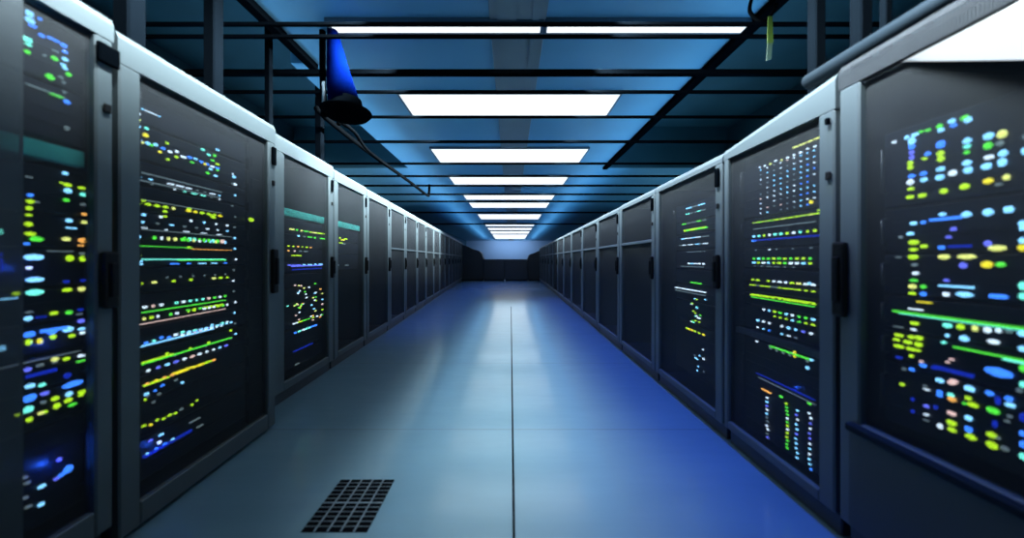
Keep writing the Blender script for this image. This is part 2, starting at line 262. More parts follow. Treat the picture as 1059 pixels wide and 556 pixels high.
LEDS = {
 'L1': '''1108,850,21,16,C 1108,836,21,13,C 1133,826,12,10,B 1108,822,21,13,C 1109,803,26,20,C 1115,790,21,13,B 1174,779,21,10,B 1159,778,15,10,B 1196,776,22,14,B 1138,772,17,13,B 1199,754,16,11,B 1173,740,18,7,D 1103,735,25,19,T 1200,728,19,14,C 1105,719,18,10,T 1171,713,21,14,G 1145,708,10,7,D 1195,705,16,11,C 1200,695,16,11,C 1103,694,16,13,G 1210,678,19,14,G 1188,655,16,10,D 1196,642,11,11,D 1159,641,25,20,G 1198,616,11,11,D 1148,586,97,8,D 1176,585,34,10,G 1205,575,22,14,B 1204,479,16,18,D 1200,313,19,11,C 1191,276,13,7,Y 1107,276,19,7,D 1207,272,25,14,Y 1249,270,27,11,Y 1208,251,25,18,C 1254,246,24,15,T 1203,216,19,11,G 1110,216,16,10,B 1254,208,21,11,D 1110,195,21,13,Y 1126,195,12,7,D 1107,171,19,13,Y 1258,171,18,11,O 1106,151,19,7,Y 1211,143,22,14,C 1256,141,21,11,A 1106,118,21,16,Y 1217,115,25,7,C 1042,87,16,21,T 1110,86,30,13,Y 1203,74,27,14,A 1251,72,27,18,O 1125,69,36,17,G 1246,45,18,7,O 1101,44,14,10,B 1203,34,30,7,D 1167,33,26,7,D 1249,22,18,11,D 1042,16,16,12,N 1119,7,50,21,C 1213,4,25,21,Y 1252,2,24,22,Y 1042,-17,16,49,N 1107,-29,14,10,W 1121,-69,47,16,C 1252,-80,18,11,N 1203,-81,19,11,N 1121,-101,47,20,T 1078,-102,20,13,Y 1206,-104,30,14,Y 1248,-105,24,18,A 1057,-127,40,12,C 1107,-178,21,7,D 1245,-190,18,11,N 1170,-191,23,14,Y 1211,-195,22,14,G 1105,-198,21,16,C 1136,-198,24,7,N 1241,-207,20,7,D 1246,-233,23,15,V 1169,-249,65,17,B 1108,-252,30,20,B 1164,-254,28,21,B 1208,-256,33,21,C 1248,-263,24,11,C 1167,-274,18,17,Y 1106,-278,18,20,Y 1250,-279,18,11,W 1133,-281,15,20,K 1219,-282,20,14,Y 1045,-283,23,18,C 1140,-345,207,4,D 1172,-355,21,14,A 1204,-363,22,14,Y 1248,-364,26,11,W 1134,-364,22,10,D 1172,-366,16,7,D 1104,-369,18,16,V 1248,-385,26,7,G 1138,-393,73,17,N 1206,-425,22,21,N 1109,-426,26,16,C 1139,-434,20,13,T 1222,-462,62,22,B 1146,-465,25,13,V 1108,-466,35,26,B 1211,-495,22,18,C 1173,-495,23,17,Y 1142,-495,15,10,D 1249,-503,24,18,Y 1105,-503,28,23,T 1082,-510,16,10,Y 1085,-513,13,10,Y 1245,-514,18,7,Y 1209,-517,25,18,Y 1177,-523,21,21,Y 1141,-530,25,13,Y 1139,-530,22,13,A 1221,-538,28,11,G 1108,-538,16,16,Y 1184,-718,16,14,V 1097,-726,18,10,D 1103,-747,18,10,D 1208,-769,30,28,B 1190,-778,19,14,B 1176,-782,16,10,V 1138,-784,22,13,C 1099,-794,14,10,D 1105,-829,18,10,D 1136,-844,20,13,C''',
 'L2': '''1443,709,12,13,W 1448,667,14,9,W 1463,667,14,9,C 1478,667,12,9,W 1493,667,16,9,W 1507,667,14,9,W 1522,667,17,9,W 1537,667,12,9,C 1448,639,20,15,W 1862,619,33,16,C 1448,613,20,15,A 1481,597,25,13,T 1768,588,30,16,T 1448,584,20,15,C 1842,580,32,16,G 1804,573,31,16,T 1448,558,20,15,W 1477,556,33,22,K 1574,555,23,14,Y 1829,549,32,16,G 1862,537,33,16,Y 1448,533,20,15,C 1623,530,24,15,W 1521,529,29,15,C 1725,526,29,15,C 1452,524,33,15,B 1487,523,30,15,C 1555,523,27,15,B 1691,523,37,15,B 1759,521,31,15,B 1501,521,27,15,G 1460,520,28,17,A 1589,518,29,15,W 1793,518,35,15,B 1862,516,35,15,B 1657,515,41,15,W 1828,514,34,15,W 1781,514,24,15,K 1971,510,18,14,W 1621,504,25,15,Y 1862,504,22,15,G 1448,503,20,15,A 1541,502,22,15,K 1705,502,28,15,G 1817,497,31,16,C 1980,495,37,17,C 1578,478,24,14,Y 1798,471,31,16,G 1849,468,32,16,C 1988,450,37,18,W 1968,446,18,14,D 1989,386,19,15,C 1666,384,444,7,D 1452,364,21,8,C 1499,364,25,8,C 1593,364,29,8,W 1640,364,35,8,W 1687,364,27,8,W 1734,364,22,8,D 1781,364,20,8,D 1828,364,29,8,W 1875,364,21,8,C 1660,349,430,6,D 1505,341,16,8,D 1611,341,16,8,W 1664,341,21,8,T 1716,341,28,8,T 1769,341,27,8,T 1822,341,16,8,D 1875,341,19,8,W 1967,318,18,14,D 1666,266,444,6,D 1469,263,24,13,Y 1689,258,32,15,Y 1989,257,19,15,D 1448,248,29,15,Y 1488,248,38,15,Y 1527,248,37,15,Y 1567,248,37,15,Y 1606,248,26,15,A 1685,248,42,15,K 1724,248,32,15,K 1763,248,40,15,Y 1803,248,38,15,Y 1842,248,30,15,Y 1881,248,38,15,K 1823,241,38,16,Y 1836,232,38,16,Y 1564,225,28,14,Y 1564,207,28,14,Y 1469,199,22,15,C 1545,199,22,15,W 1699,199,19,15,W 1776,199,19,15,C 1853,199,14,15,W 1930,199,19,15,W 1984,193,19,15,D 1465,166,19,12,C 1531,166,20,12,D 1597,166,28,12,C 1664,166,27,12,D 1730,166,22,12,D 1797,166,28,12,W 1863,166,17,12,W 1930,166,23,12,C 1469,141,27,7,W 1570,141,22,7,W 1672,141,28,7,W 1773,141,27,7,W 1875,141,28,7,W 1701,134,514,7,D 1985,128,19,15,C 1895,106,41,17,P 1663,103,19,26,G 1691,103,27,26,T 1719,103,24,26,T 1748,103,17,26,G 1776,103,21,26,G 1805,103,18,26,G 1833,103,23,26,T 1862,103,30,26,G 1448,99,22,20,C 1515,99,21,20,G 1549,99,16,20,W 1582,99,19,20,A 1615,99,25,20,A 1649,99,17,20,G 1682,99,21,20,G 1715,99,18,20,A 1749,99,20,20,W 1782,99,20,20,C 1815,99,15,20,C 1849,99,28,20,A 1916,99,16,20,C 1895,89,34,11,P 1986,64,19,15,C 1575,60,261,6,G 1689,60,38,15,Y 1832,54,253,5,O 1452,17,20,9,Y 1995,0,19,15,W 1680,-1,471,9,T 1771,-3,289,10,G 1456,-9,20,13,C 1456,-21,28,10,C 1610,-21,42,10,B 1686,-21,29,10,B 1763,-21,39,10,C 1839,-21,33,10,C 1916,-21,32,10,B 1978,-64,18,15,D 1574,-87,15,10,D 1642,-87,15,10,D 1710,-87,16,10,D 1779,-87,14,10,D 1847,-87,14,10,D 1916,-87,19,10,D 1515,-106,34,15,A 1607,-106,23,15,Y 1699,-106,26,15,Y 1837,-106,35,15,A 1883,-106,34,15,Y 1930,-106,20,15,Y 1458,-107,20,13,Y 1975,-128,18,15,W 1978,-192,18,15,D 1437,-213,25,15,P 1474,-213,28,15,W 1510,-213,17,15,P 1547,-213,26,15,W 1621,-213,26,15,T 1658,-213,27,15,W 1695,-213,24,15,T 1731,-213,16,15,T 1768,-213,22,15,T 1805,-213,28,15,P 1842,-213,25,15,G 1879,-213,19,15,W 1916,-213,21,15,G 1676,-237,479,7,G 1445,-246,32,25,G 1991,-258,19,15,W 1684,-260,28,16,G 1718,-260,23,16,Y 1752,-260,27,16,G 1786,-260,38,16,Y 1820,-260,27,16,Y 1854,-260,34,16,Y 1888,-260,31,16,Y 1441,-265,19,17,W 1471,-265,16,17,A 1502,-265,25,17,Y 1532,-265,16,17,W 1593,-265,22,17,G 1624,-265,22,17,W 1685,-265,16,17,Y 1716,-265,26,17,Y 1777,-265,28,17,W 1807,-265,22,17,W 1838,-265,22,17,W 1868,-265,28,17,Y 1899,-265,28,17,G 1930,-265,17,17,W 1676,-292,479,6,P 1984,-321,19,15,C 1826,-364,23,15,C 1652,-365,26,15,T 1548,-367,23,15,B 1895,-367,30,15,T 1930,-367,19,15,W 1445,-369,23,15,W 1618,-370,30,15,W 1722,-371,32,15,T 1687,-372,33,15,C 1689,-374,25,16,C 1723,-374,33,16,B 1756,-374,30,16,C 1790,-374,32,16,C 1824,-374,20,16,C 1857,-374,22,16,T 1891,-374,26,16,C 1925,-374,19,16,C 1958,-374,23,16,C 1514,-374,19,15,T 1860,-374,36,15,C 1479,-375,23,15,B 1583,-375,24,15,B 1791,-375,35,15,V 1652,-379,27,16,W 1686,-379,25,16,W 1720,-379,18,16,P 1753,-379,21,16,P 1787,-379,32,16,W 1821,-379,30,16,W 1854,-379,17,16,W 1888,-379,17,16,W 1640,-386,391,7,C 1987,-386,19,15,D 1955,-414,22,17,Y 1574,-449,19,14,Y 1993,-451,19,15,C 1804,-456,25,16,Y 1695,-459,22,15,Y 1521,-460,162,9,Y 1699,-465,518,11,G 1441,-471,13,10,D 1613,-471,16,10,D 1786,-471,13,10,D 1958,-471,22,10,D 1489,-510,25,15,W 1533,-510,28,15,V 1576,-510,31,15,C 1619,-510,39,15,V 1663,-510,30,15,W 1706,-510,39,15,P 1749,-510,36,15,W 1793,-510,24,15,W 1836,-510,24,15,W 1879,-510,27,15,C 1923,-510,39,15,V 1654,-556,103,12,K 1445,-561,34,14,K 1484,-561,26,14,O 1523,-561,35,14,K 1562,-561,26,14,O 1601,-561,34,14,O 1640,-561,46,14,K 1679,-561,39,14,K 1718,-561,39,14,K 1758,-561,46,14,K 1797,-561,46,14,Y 1836,-561,36,14,O 1526,-565,114,11,Y 1619,-593,25,14,D 1552,-594,25,14,B 1519,-605,16,14,B 1481,-605,29,17,C 1486,-615,22,14,D 1652,-618,22,14,C 1476,-631,14,13,Y 1537,-633,22,18,D 1441,-644,16,13,D 1441,-649,13,13,D 1511,-654,22,13,D 1441,-708,16,13,D 1470,-743,27,14,Y 1733,-743,20,14,Y 1528,-745,20,14,Y 1646,-749,29,14,D 1587,-750,32,14,Y 1499,-752,21,14,K 1704,-752,19,14,Y 1558,-753,21,14,Y 1441,-754,24,14,Y 1616,-755,24,14,Y 1441,-763,20,13,Y 1546,-823,32,14,C 1498,-824,25,13,V 1722,-841,56,10,D 1537,-854,27,18,W 1445,-878,30,18,C 1484,-878,22,18,C 1523,-878,24,18,B 1563,-878,36,18,B 1602,-878,30,18,C 1437,-879,31,21,C 1584,-881,231,19,N 1751,-886,35,10,D''',
 'L3': '''2821,258,61,18,A 2893,258,45,18,G 2965,258,48,18,A 3038,258,58,18,G 3110,258,49,18,Y 3182,258,77,18,A 3254,258,84,18,Y 3327,258,70,18,Y 2918,220,53,18,C 3007,220,54,18,D 3097,220,63,18,G 3186,220,52,18,G 3365,220,82,18,G 2775,112,34,17,Y 2843,112,40,17,Y 2911,112,42,17,O 2978,112,32,17,Y 3046,112,49,17,Y 3114,112,43,17,O 2775,73,34,17,O 2860,73,32,17,P 2945,73,54,17,D 3029,73,57,17,D 2856,34,70,17,Y 2927,34,59,17,Y 2815,-50,86,18,V 2910,-50,65,18,V 3005,-50,54,18,C 3099,-50,58,18,C 3194,-50,55,18,C 3289,-50,65,18,C 3061,-59,493,22,V 3068,-90,479,14,N 2865,-228,36,15,P 2924,-233,38,15,A 3190,-235,45,17,G 2957,-242,39,16,P 3086,-253,42,16,W 3001,-257,40,16,A 2936,-281,38,16,W 2917,-293,38,15,C 3021,-297,41,16,G 3287,-297,48,17,O 2912,-302,38,15,W 3034,-320,41,16,W 3199,-322,45,17,W 3188,-328,45,17,C 3330,-346,49,18,A 3042,-354,41,16,W 3202,-366,46,17,G 3155,-379,44,17,A 2762,-384,35,16,T 2892,-392,37,15,A 3186,-394,45,17,W 2875,-398,37,15,G 2905,-400,37,15,P 3206,-400,46,17,Y 2985,-401,40,16,O 2861,-403,36,15,A 3326,-404,49,18,C 2989,-404,40,16,C 2965,-406,39,16,G 2953,-421,39,16,A 2920,-429,38,15,G 2944,-434,38,16,Y 3128,-434,43,17,C 3340,-452,50,18,P 2932,-472,38,16,W 3171,-476,45,17,C 2880,-491,37,15,P 3199,-500,45,17,A 3342,-507,50,18,Y 2925,-534,38,15,P 3150,-539,44,17,O 3121,-540,43,17,W 2931,-555,38,16,O 2870,-557,59,18,W 2941,-557,63,18,Y 3011,-557,62,18,G 3082,-557,35,18,G 3153,-557,53,18,Y 3223,-557,54,18,W 3294,-557,38,18,W 3365,-557,36,18,G 3284,-575,48,17,O 3151,-579,44,17,P 2870,-640,46,22,B 2932,-640,68,22,T 2995,-640,65,22,W 3057,-640,81,22,T 3120,-640,48,22,B 3182,-640,74,22,B 2995,-800,306,13,N 2898,-921,57,17,D''',
 'L4': '''3706,240,70,22,Y 3852,238,76,23,Y 3777,222,73,22,K 3729,186,71,22,Y 3802,179,74,22,D 3637,-64,68,21,D 3877,-68,77,23,D''',
 'R1': '''1038,436,18,15,C 1116,433,11,10,G 1008,433,20,15,G 1068,432,17,13,G 1098,431,15,10,G 1133,429,22,13,C 1157,428,14,14,C 1195,426,15,11,W 1001,424,19,18,C 1034,421,16,12,B 1065,418,17,13,C 1143,410,22,27,C 1143,391,20,20,B 1065,372,24,25,B 1143,371,14,17,V 1003,361,19,18,C 958,359,22,20,C 931,354,22,22,A 1143,353,14,17,V 1099,352,18,13,B 1003,344,17,12,T 1066,343,19,19,Y 1107,339,16,10,Y 1147,335,17,17,Y 959,331,20,20,G 890,331,10,10,D 935,329,17,14,D 1004,326,15,9,G 1065,325,19,19,Y 1147,320,17,17,Y 929,299,18,19,C 957,297,20,14,W 891,296,10,10,C 1004,294,22,15,C 1065,292,22,16,C 1143,289,22,13,B 1110,289,21,13,B 890,288,10,10,C 931,274,20,22,C 1036,272,21,18,W 962,272,22,20,C 1001,271,21,21,C 1147,269,20,20,W 1109,268,21,16,C 1068,266,24,19,C 1145,245,22,10,Y 923,230,15,16,A 959,228,22,17,K 1009,223,24,18,Y 1058,219,22,16,Y 1148,217,25,14,Y 1114,216,24,16,Y 938,213,15,8,D 1061,145,19,12,C 919,139,22,19,C 1005,137,24,18,C 959,137,24,20,C 1054,130,74,12,B 1111,125,16,10,B 1138,124,22,13,C 894,97,15,16,C 1034,95,16,12,V 1147,89,22,13,C 893,85,15,16,C 1175,79,15,10,D 1046,71,14,9,V 1137,59,33,17,Y 894,51,14,16,C 959,46,16,17,V 1109,44,21,13,Y 1020,40,47,12,N 1063,38,19,13,B 1138,34,25,13,Y 894,25,17,18,K 941,22,38,17,A 1004,19,44,15,A 1057,18,32,16,A 1139,12,33,17,Y 1182,9,18,7,D 961,-15,26,20,K 934,-15,19,14,G 1135,-19,19,10,D 1012,-19,20,18,V 1132,-48,22,10,W 1051,-67,14,9,V 893,-72,17,21,T 1137,-73,25,10,G 1029,-85,77,12,C 1111,-92,16,13,G 1141,-94,25,17,A 893,-100,17,18,T 939,-106,41,14,B 1009,-108,42,15,C 1052,-112,19,15,W 1111,-117,18,16,B 1140,-118,22,10,Y 1142,-128,22,10,Y 1108,-145,37,7,K 1132,-172,38,5,W 1030,-187,335,10,G 1019,-193,314,4,T 918,-202,14,8,D 894,-202,17,16,C 938,-203,11,14,W 960,-206,16,17,W 986,-207,15,17,A 1018,-209,20,18,Y 1049,-211,26,15,T 1135,-220,28,13,Y 948,-237,25,14,W 1049,-245,12,9,C 1010,-247,24,18,C 1138,-250,22,7,W 1181,-251,27,7,D 894,-251,15,16,C 1058,-257,12,9,T 1122,-268,24,17,Y 1144,-270,22,13,Y 1181,-272,30,14,Y 955,-274,153,7,G 903,-281,49,11,T 1189,-290,24,10,Y 1154,-291,28,14,Y 1124,-291,24,17,Y 892,-296,17,18,G 1127,-311,22,10,Y 1181,-312,36,14,Y 1146,-312,28,13,Y 1038,-315,14,6,P 938,-322,58,25,B 1048,-328,9,6,P 1144,-336,14,10,Y 892,-340,15,18,T 1116,-347,13,7,P 1181,-352,24,10,N 1036,-352,91,18,N 1080,-357,22,10,N 899,-364,14,11,D 1111,-368,21,13,B 1033,-373,21,12,P 1142,-382,17,13,B 1165,-388,15,10,D 956,-389,18,14,B 918,-389,16,14,B 1039,-390,21,12,P 998,-392,26,18,C 1068,-393,22,16,C 939,-403,11,25,N 916,-406,20,13,C 1001,-422,15,12,Y 1106,-426,13,7,D 1041,-429,19,12,T 892,-429,15,24,N 1068,-431,15,13,B 1101,-435,18,6,W 949,-436,27,20,G 990,-438,25,15,Y 917,-438,11,8,D 1068,-441,15,13,B 1038,-441,21,15,O 1009,-442,11,9,G 1171,-445,18,10,Y 921,-453,11,8,D 892,-473,15,16,B 945,-473,10,22,N 1000,-482,19,15,C 1078,-484,12,13,N 1140,-484,11,13,N 1039,-486,23,15,P 1102,-492,16,10,V 892,-502,15,18,B 951,-508,23,17,Y 938,-509,11,8,D 1039,-516,25,18,Y 1000,-516,19,18,B 1102,-520,18,6,W 1140,-527,11,13,N 926,-533,16,14,D 892,-535,17,18,T 995,-537,25,18,Y 951,-537,27,20,Y 1038,-538,21,15,Y 1102,-539,16,6,D 1067,-541,15,16,W''',
 'R2': '''1614,551,30,7,A 1575,551,32,7,A 1535,551,27,7,A 1496,551,31,7,A 1737,520,21,12,W 1548,520,18,12,W 1851,518,19,12,W 1510,518,22,12,W 1813,515,17,12,W 1624,515,16,12,W 1586,515,24,12,W 1775,514,21,12,A 1699,513,16,12,A 1661,513,23,12,W 1843,500,11,8,C 1794,500,11,8,W 1748,500,11,8,D 1704,500,11,8,W 1663,500,11,8,P 1623,500,11,8,W 1585,500,11,8,C 1549,500,11,8,C 1514,500,11,8,C 1843,473,11,8,D 1794,473,11,8,C 1748,473,11,8,D 1704,473,11,8,W 1663,473,11,8,D 1623,473,11,8,W 1585,473,11,8,W 1549,473,11,8,C 1514,473,11,8,C 1843,446,11,8,W 1794,446,11,8,W 1748,446,11,8,C 1704,446,11,8,D 1663,446,11,8,C 1623,446,11,8,C 1585,446,11,8,C 1549,446,11,8,B 1514,446,11,8,W 1843,419,11,8,D 1794,419,11,8,D 1748,419,11,8,C 1704,419,11,8,C 1663,419,11,8,C 1623,419,11,8,D 1585,419,11,8,C 1549,419,11,8,C 1514,419,11,8,B 1794,392,11,8,W 1748,392,11,8,C 1704,392,11,8,C 1663,392,11,8,D 1623,392,11,8,D 1585,392,11,8,C 1549,392,11,8,B 1514,392,11,8,W 1843,365,11,8,D 1794,365,11,8,D 1748,365,11,8,W 1704,365,11,8,C 1663,365,11,8,C 1623,365,11,8,W 1585,365,11,8,B 1549,365,11,8,B 1843,338,11,8,P 1794,338,11,8,W 1748,338,11,8,W 1704,338,11,8,W 1663,338,11,8,C 1623,338,11,8,W 1585,338,11,8,C 1549,338,11,8,C 1514,338,11,8,C 1843,311,11,8,W 1748,311,11,8,W 1704,311,11,8,D 1663,311,11,8,D 1623,311,11,8,D 1585,311,11,8,B 1549,311,11,8,B 1514,311,11,8,C 1843,284,11,8,W 1794,284,11,8,P 1748,284,11,8,D 1704,284,11,8,P 1663,284,11,8,D 1623,284,11,8,W 1585,284,11,8,C 1549,284,11,8,W 1514,284,11,8,W 1530,266,25,23,K 1843,257,11,8,W 1794,257,11,8,C 1704,257,11,8,D 1663,257,11,8,D 1623,257,11,8,D 1585,257,11,8,C 1549,257,11,8,B 1514,257,11,8,B 1491,228,19,9,Y 1699,210,407,7,Y 1888,209,21,10,D 1848,209,30,10,G 1808,209,22,10,D 1769,209,28,10,G 1729,209,23,10,Y 1689,209,29,10,A 1650,209,26,10,Y 1610,209,22,10,Y 1570,209,20,10,D 1531,209,31,10,A 1491,209,33,10,Y 1703,174,385,7,D 1895,129,33,16,C 1857,129,28,16,T 1819,129,21,16,Y 1780,129,22,16,W 1742,129,35,16,T 1703,129,29,16,T 1665,129,27,16,Y 1626,129,27,16,W 1588,129,20,16,T 1549,129,19,16,Y 1511,129,25,16,Y 1472,129,35,16,Y 1693,120,404,10,N 1895,111,54,17,B 1880,54,15,10,D 1780,54,19,10,W 1730,54,16,10,D 1630,54,18,10,D 1530,54,19,10,D 1895,4,25,14,G 1859,4,33,14,T 1823,4,25,14,G 1787,4,29,14,G 1751,4,31,14,Y 1715,4,31,14,G 1679,4,28,14,Y 1643,4,20,14,G 1607,4,27,14,Y 1571,4,25,14,Y 1535,4,20,14,G 1895,-19,35,14,C 1859,-19,28,14,Y 1823,-19,38,14,W 1787,-19,22,14,C 1751,-19,20,14,Y 1715,-19,38,14,Y 1679,-19,28,14,G 1643,-19,33,14,W 1607,-19,34,14,W 1571,-19,31,14,C 1535,-19,24,14,Y 1888,-44,14,8,D 1835,-44,22,8,D 1783,-44,26,8,D 1731,-44,26,8,D 1678,-44,22,8,D 1626,-44,20,8,D 1540,-113,25,14,C 1903,-123,28,13,Y 1865,-123,38,13,Y 1788,-123,25,13,Y 1750,-123,27,13,W 1712,-123,40,13,W 1673,-123,27,13,W 1635,-123,37,13,Y 1597,-123,40,13,A 1558,-123,38,13,W 1520,-123,33,13,W 1903,-148,41,11,Y 1865,-148,30,11,D 1827,-148,37,11,Y 1788,-148,38,11,Y 1750,-148,40,11,D 1712,-148,26,11,Y 1673,-148,36,11,Y 1635,-148,38,11,Y 1597,-148,32,11,Y 1558,-148,24,11,Y 1520,-148,32,11,Y 1713,-195,396,10,Y 1903,-207,39,10,Y 1855,-207,41,10,Y 1806,-207,37,10,Y 1758,-207,26,10,Y 1709,-207,23,10,Y 1661,-207,41,10,Y 1612,-207,41,10,Y 1564,-207,35,10,Y 1515,-207,29,10,Y 1713,-218,396,10,G 1820,-273,21,15,W 1783,-273,18,15,C 1745,-273,29,15,Y 1708,-273,29,15,G 1670,-273,26,15,C 1633,-273,23,15,W 1595,-273,21,15,G 1558,-273,24,15,G 1520,-273,30,15,C 1745,-303,19,12,Y 1708,-303,24,12,Y 1670,-303,19,12,Y 1633,-303,18,12,C 1595,-303,24,12,G 1558,-303,20,12,Y 1520,-303,30,12,Y 1865,-345,32,15,C 1823,-345,27,15,W 1781,-345,19,15,W 1698,-345,21,15,W 1656,-345,32,15,C 1614,-345,20,15,C 1572,-345,25,15,V 1530,-345,26,15,W 1865,-385,24,12,W 1823,-385,20,12,C 1781,-385,19,12,B 1698,-385,20,12,C 1656,-385,30,12,W 1614,-385,29,12,D 1652,-433,243,11,G 1873,-445,22,12,W 1775,-445,32,12,D 1726,-445,21,12,W 1628,-445,23,12,W 1530,-445,33,12,C 1620,-462,22,43,K 1550,-479,21,14,D 1773,-480,23,15,D 1732,-480,20,15,D 1690,-480,22,15,D 1649,-480,20,15,D 1550,-511,26,18,C 1691,-646,362,6,N 1684,-666,348,6,D 1540,-675,30,14,G 1702,-711,31,15,G 1801,-720,62,11,O 1540,-720,18,12,W 1671,-732,21,13,Y 1605,-737,19,12,C 1531,-740,18,12,W 1667,-749,21,13,G 1797,-756,24,14,W 1611,-762,19,12,V 1534,-765,18,12,V 1666,-767,21,13,G 1798,-778,24,14,C 1604,-782,19,12,W 1662,-784,21,13,G 1534,-789,18,12,W 1798,-800,24,14,V 1664,-804,21,13,W 1612,-809,19,12,C 1539,-815,18,12,V 1797,-821,24,14,W 1663,-823,21,13,G 1607,-830,19,12,C 1536,-837,18,12,V 1661,-840,21,13,Y 1800,-844,24,14,C 1610,-855,19,12,V 1661,-859,21,13,W 1537,-862,18,12,W 1797,-864,24,14,D 1664,-879,21,13,Y 1614,-880,19,12,C 1793,-884,24,14,D 1537,-885,18,12,C 1667,-900,21,13,Y 1612,-902,19,12,C 1799,-909,24,14,W 1539,-911,18,12,W 1663,-916,21,13,G 1612,-925,19,12,C 1791,-926,24,14,W 1539,-935,18,12,C 1667,-937,21,13,G 1604,-944,19,12,C 1797,-951,24,14,D 1664,-954,21,13,G 1536,-956,18,12,C 1607,-969,19,12,C 1794,-971,24,14,V 1531,-977,18,12,B''',
 'R3': '''2616,405,48,11,C 2573,405,44,11,C 2530,405,43,11,D 2487,405,44,11,D 2444,405,37,11,C 2401,405,44,11,C 2616,361,53,11,T 2562,361,36,11,D 2508,361,32,11,D 2455,361,45,11,T 2401,361,48,11,D 2675,286,54,11,G 2604,286,47,11,D 2532,286,51,11,D 2460,286,49,11,G 2389,286,46,11,D 2526,233,299,15,Y 2660,230,38,18,Y 2606,230,58,18,G 2552,230,60,18,Y 2497,230,54,18,G 2443,230,58,18,G 2389,230,65,18,G 2691,167,58,12,C 2638,167,47,12,W 2586,167,68,12,W 2534,167,71,12,C 2481,167,70,12,W 2377,167,74,12,D 2722,115,54,12,D 2673,115,52,12,W 2623,115,42,12,D 2574,115,72,12,W 2525,115,56,12,D 2475,115,60,12,C 2426,115,45,12,D 2377,115,50,12,W 2601,70,46,10,D 2548,70,49,10,D 2495,70,33,10,D 2442,70,44,10,D 2389,70,28,10,D 2601,-33,41,15,W 2551,-33,55,15,C 2501,-33,55,15,W 2451,-33,42,15,W 2401,-33,38,15,W 2561,-57,321,9,D 2531,-179,82,15,G 2464,-181,65,14,G 2598,-239,444,11,W 2598,-262,444,9,D 2380,-292,31,13,C 2515,-302,35,13,C 2493,-304,35,13,Y 2554,-334,36,14,Y 2559,-339,36,14,G 2561,-348,36,14,W 2491,-362,34,13,T 2488,-368,34,13,C 2537,-400,36,13,Y 2510,-411,35,13,Y 2442,-415,33,13,G 2492,-430,34,13,W 2506,-432,35,13,T 2449,-439,33,13,W 2474,-441,34,13,W 2507,-467,35,13,Y 2455,-469,33,13,Y 2552,-477,36,14,G 2563,-484,36,14,W 2533,-486,36,13,T 2630,-550,52,18,Y 2573,-550,70,18,K 2516,-550,48,18,Y 2458,-550,39,18,Y 2401,-550,45,18,K 2407,-660,25,13,W 2413,-662,25,13,D 2451,-718,26,13,C 2401,-727,37,21,W 2518,-735,27,13,D 2507,-750,27,13,C 2496,-752,27,13,C 2479,-753,26,13,C 2469,-804,26,13,C 2397,-817,25,13,D 2483,-839,26,13,C''',
 'R4': '''3574,820,82,21,W 3547,772,81,21,W 3658,678,86,22,D 3716,656,88,22,D''',
}
